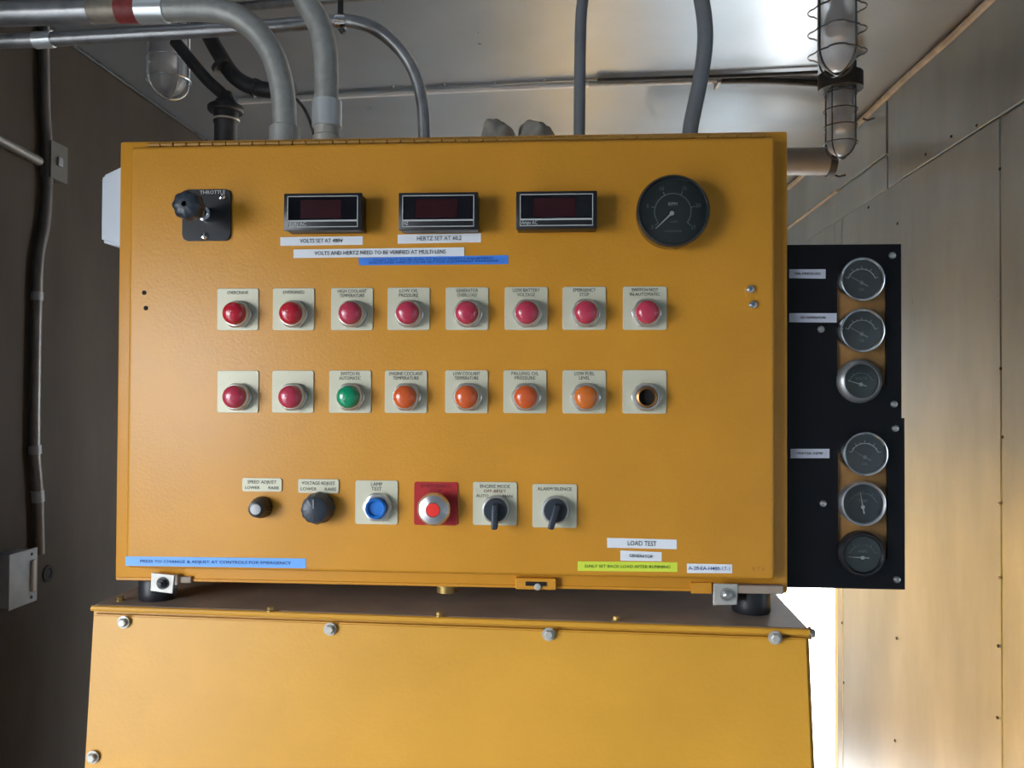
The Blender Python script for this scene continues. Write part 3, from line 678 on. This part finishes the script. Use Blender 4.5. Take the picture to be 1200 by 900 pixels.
# ------------------------------------------------------------------ ceiling conduits and pipes behind
zc1 = ZC-.012
t = thing('ceiling_conduit', PZ(600, 103, zc1), 'thin bright conduit strapped across the ceiling behind the control box', 'conduit')
a = PZ(280, 119, zc1); b = PZ(690, 98.5, zc1); b2 = PZ(845, 94, zc1)
pipe(t, [a, PZ(480, 108, zc1), b], .0095, mat('bright_zinc_conduit', (.72, .73, .75), .35, metal=.25), sm=3)
pipe(t, [b, b2], .0095, GALVD, sm=0)
pipe(t, [PZ(835, 94.5, zc1), PZ(900, 94.5, zc1), PZ(962, 98, zc1)], .0105, DARKPIPE, sm=3, label='dark pipe length')
pipe(t, [PZ(700, 94, zc1), PZ(835, 90, zc1), PZ(900, 87.5, zc1), PZ(958, 84.5, zc1)], .0055, DARKPIPE, sm=3, name='thin_line', label='thin dark line splitting off to the lamp')
for px, py in ((841, 92.5),):
    q = PZ(px, py, ZC-.002); bm = B(); box(bm, (q.x-.006, q.y-.03, ZC-.026), (q.x+.006, q.y+.03, ZC), .002, 1); obj('strap', bm, ZINC, t)
for px, py in ((460, 101), (520, 98.5), (579, 96.5), (637, 93.5)): screw(PZ(px, py, ZC), t, .006, (0, 0, -1), h=.004, mt=SCREWM)
# light-coloured strut above the pipes
t = thing('ceiling_strut', PZ(350, 3, ZC-.02), 'pale metal strut across the ceiling at the top of the photo, behind the bent conduits', 'strut')
a = PZ(262, 10, ZC-.02); b = PZ(448, -6, ZC-.02)
pipe(t, [a, b], .012, GALV, sm=0, name='strut_bar')
# dark pipes at upper left
Yd = .70
t = thing('dark_pipe', P(280, 95, Yd), 'black sooty pipe bending behind the caged lamp on the left', 'pipe')
pipe(t, [P(222, 0, Yd+.1), P(238, 30, Yd+.1), P(256, 62, Yd+.05), P(274, 89, Yd), P(296, 102, Yd), P(322, 106, Yd), P(345, 104, Yd)], .0165, DARKPIPE)
pipe(t, [P(257, 76, Yd), P(260, 80, Yd)], .019, DARKPIPE, sm=0, name='coupling'); pipe(t, [P(297, 102, Yd), P(302, 104, Yd)], .019, DARKPIPE, sm=0, name='coupling')
pipe(t, [P(205, 48, Yd), P(226, 74, Yd), P(243, 94, Yd), P(262, 112, Yd), P(266, 124, Yd)], .0125, DARKPIPE, name='branch_pipe')
t = thing('flanged_pipe', P(264, 165, Yd), 'dark flanged pipe standing upright behind the left end of the control box', 'pipe')
cb = P(264, 200, Yd); zz = lambda py: P(264, py, Yd).z-cb.z
obj('pipe_body', lathe(B(), [(.023, 0), (.023, zz(146)), (.025, zz(144)), (.025, zz(138)), (.026, zz(132)), (.026, zz(122)), (.015, zz(114)), (.012, zz(108))], cb, (0, 0, 1), 24), DARKPIPE, t)
obj('flange', lathe(B(), [(.034, zz(132)), (.037, zz(130)), (.037, zz(126)), (.033, zz(124))], cb, (0, 0, 1), 24), DARKPIPE, t)
obj('neck_ring', lathe(B(), [(.0275, zz(142)), (.0285, zz(141)), (.0275, zz(140))], cb, (0, 0, 1), 24), ZINC, t)
pipe(t, [cb, Vector((cb.x, cb.y, 1.25))], .023, DARKPIPE, sm=0, name='lower_pipe')
t = thing('thin_cable', P(358, 135, .5), 'thin black cable slanting down between the two thick conduits', 'cable')
pipe(t, [PZ(330, 100, ZC-.01), P(350, 119, .6), P(360, 134, .45), P(366, 150, .35), P(368, 162, .25), Vector((P(368, 162, .25).x, .25, ZA))], .0028, BLK, sm=4, name='cable_run')
# big grey pipe at the back right
Ym = 1.9
t = thing('exhaust_pipe', P(950, 190, Ym), 'thick grey horizontal pipe under the ceiling at the back right', 'pipe')
pa, pb = P(760, 190, Ym), P(976, 189, Ym)
pipe(t, [pa, pb], .047, mat('grey_muffler_paint', (.22, .22, .23), .5, metal=.2), sm=0, seg=28, name='pipe_run')
pipe(t, [pb-Vector((.02, 0, 0)), pb+Vector((.003, 0, 0))], .052, DARKPIPE, sm=0, seg=28, name='end_cap')

hx_ = P(812, 148, Ym).x; obj('hanger_rod', tube(B(), [(hx_, Ym, pa.z+.04), (hx_, Ym, ZC)], .005, 8), DARKPIPE, t)

# ------------------------------------------------------------------ caged jar lamps
def jar_lamp(cx, cy, zb, r, lab, wire, wires=4, rings=3, phase=.6, loops=False, box_r=1.15):
    H = .20
    t = thing('caged_lamp', (cx, cy, zb), lab, 'lamp', 'caged jar lamps on the ceiling')
    gr = r*.80
    zt = zb+H
    obj('canopy', lathe(B(), [(r*box_r, 0), (r*box_r, -.02), (r*1.02, -.03), (r*1.02, -.055), (r*.9, -.06)] if 0 else [(r*box_r, 0), (r*box_r, .045), (r*.95, .05), (r*.95, ZC-zt+.0)], (cx, cy, zt), (0, 0, 1), 28), DARKPIPE, t)
    def hemi(q, base): return [(q*math.sin(math.radians(t)), base+q-q*math.cos(math.radians(t))) for t in (0, 15, 30, 45, 60, 75, 90)]
    outer = hemi(gr, .008)+[(gr*1.0, H)]; inn_ = [(gr*.94, H)]+[(q_*1.0, h_) for q_, h_ in reversed(hemi(gr*.94, .008+gr*.06))]
    bm = B(); lathe(bm, outer+inn_, (cx, cy, zb), (0, 0, 1), 32)
    obj('glass_jar', bm, JAR, t, smooth=60)
    obj('bulb', lathe(B(), [(0, .075), (.014, .079), (.024, .092), (.028, .11), (.024, .13), (.014, .150), (.013, .19)], (cx, cy, zb), (0, 0, 1), 24), BULB, t)
    o_ = Vector((cx, cy, zb))
    for k in range(wires):
        a = phase+2*math.pi*k/wires; u = Vector((math.cos(a), math.sin(a), 0))
        pts = [o_+u*(r*math.sin(math.radians(t_)))+Vector((0, 0, r*(1-math.cos(math.radians(t_))))) for t_ in range(0, 91, 10)] + [o_+u*r+Vector((0, 0, H+.01))]
        obj('cage_wire', tube(B(), pts, .0022, 6), wire, t)
    for k in range(rings):
        h = .044 + k*.048; rr = r; n = 64
        pts = [o_+Vector((0, 0, h)) + Vector((math.cos(2*math.pi*i/n), math.sin(2*math.pi*i/n), 0))*(rr*(1 + (.17*max(0, math.cos(4*(2*math.pi*i/n-phase)-math.pi))**.6 if loops else 0))) for i in range(n)]
        obj('cage_ring', tube(B(), pts, .0019, 6, closed=True), wire, t)
def lampat(px, pyb, depth):
    q = P(px, pyb, depth-.95); return q
q = lampat(981, 88, 1.76); jar_lamp(q.x, q.y, q.z, .050, 'nearer caged jar lamp hanging at the top right, its top out of the photo', BLACKW, rings=4, loops=True, phase=.5)
q = lampat(985, 186, 2.40); jar_lamp(q.x, q.y, q.z, .046, 'farther caged jar lamp on the right, on a dark junction box below the near one', BLACKW, rings=4, phase=.75, box_r=1.35)
q = lampat(197, 116, 1.85); jar_lamp(q.x, q.y, q.z, .050, 'caged jar lamp hanging at the upper left in front of the dark wall', BRIGHTW, rings=2, phase=.9)

# ------------------------------------------------------------------ left wall fittings
xw = XL+.016
t = thing('wall_conduit', PX(45, 640, xw), 'thin conduit running down the dark left wall into the switch box', 'conduit')
pipe(t, [Vector((xw, PX(52, 60, xw).y, ZC)), PX(52, 60, xw), PX(53, 120, xw), PX(55, 165, xw), PX(56, 212, xw), PX(53, 262, xw), PX(46, 300, xw), PX(43.5, 350, xw), PX(42, 420, xw), PX(41, 520, xw), PX(43, 555, xw), PX(45, 585, xw), PX(46, 649, xw)], .0125, mat('brown_grey_conduit', (.13, .12, .115), .42, metal=.5, noise_amt=.15), seg=12)
for a_, b_2 in (((41, 522), (41.5, 532)), ((44, 575), (45, 588)), ((43.5, 342), (43.3, 352))): pipe(t, [PX(*a_, xw), PX(*b_2, xw)], .0150, BOXG, sm=0, name='coupling')
t = thing('wall_pipe', PX(0, 165, xw), 'short grey pipe slanting out of the left edge of the photo to the wall conduit', 'pipe')
pipe(t, [PX(-90, 112, xw+.004), PX(0, 164, xw+.004), PX(46, 189, xw+.004)], .012, mat('brown_grey_pipe', (.16, .15, .14), .45, metal=.5), sm=0, seg=12, name='pipe_run')
def wallbox(x0, y0, x1, y1, dp, lab, cat, name, mt):
    a = PX(x0, y0, XL+dp); b = PX(x1, y1, XL+dp); ym, zm = (a.y+b.y)/2, (a.z+b.z)/2; hy = abs(b.y-a.y)/2; hh = abs(a.z-b.z)/2
    t = thing(name, (XL, ym, zm-hh), lab, cat)
    bm = B(); box(bm, (XL, ym-hy, zm-hh), (XL+dp, ym+hy, zm+hh), .003, 2); obj('box_body', bm, mt, t)
    bm = B(); box(bm, (XL+dp, ym-hy-.004, zm-hh-.004), (XL+dp+.003, ym+hy+.004, zm+hh+.004), .001, 1); obj('cover_plate', bm, mt, t)
    return t, ym, zm, hy, hh
t, ym, zm, hy, hh = wallbox(11, 652, 41, 702, .05, 'grey metal switch box on the left wall at the foot of the conduit', 'switch box', 'switch_box', BOXG)
bm = B(); box(bm, (XL+.053, ym+hy*.55, zm-hh*.62), (XL+.060, ym+hy*.78, zm+hh*.62), .002, 2); obj('toggle', bm, IVORY, t)
for s in (-1, 1): screw(Vector((XL+.053, ym+hy*.6, zm+s*hh*.85)), t, .004, (1, 0, 0), DARKPIPE)
t, ym, zm, hy, hh = wallbox(60, 166, 77, 214, .03, 'small dark outlet box beside the conduit high on the left wall', 'outlet box', 'outlet_box', mat('dark_box', (.10, .095, .085), .5, metal=.3))
bm = B(); box(bm, (XL+.033, ym-hy*.4, zm-.012), (XL+.040, ym+hy*.2, zm+.012), .002, 2); obj('knockout_tab', bm, BOXG, t)

# ------------------------------------------------------------------ crumpled rags on top of the box
def rag(px, hw, ptop, lab, seed, Y=.20):
    c = P(px, ptop, Y); h = c.z-ZA
    bm = B(); bmesh.ops.create_icosphere(bm, subdivisions=4, radius=1)
    for v in bm.verts:
        n = noise.noise(v.co*1.7+Vector((seed, 0, 0)))*.22 + noise.noise(v.co*4+Vector((0, seed, 0)))*.07
        p = v.co*(1+n)
        ridge = max(0, p.z)**.4
        v.co = Vector((c.x+p.x*hw, Y+p.y*.05, max(ZA+.0005, ZA+ridge*h*1.0)))
    obj('crumpled_rag', bm, RAG, None, label=lab, cat='rag', group='rags on top of the control box', smooth=60)
rag(583, .029, 145, 'smaller pointed grey rag lying on top of the control box', 3.1)
rag(628, .030, 144, 'wider grey rag lying on top of the control box, right of the other', 8.4, .21)
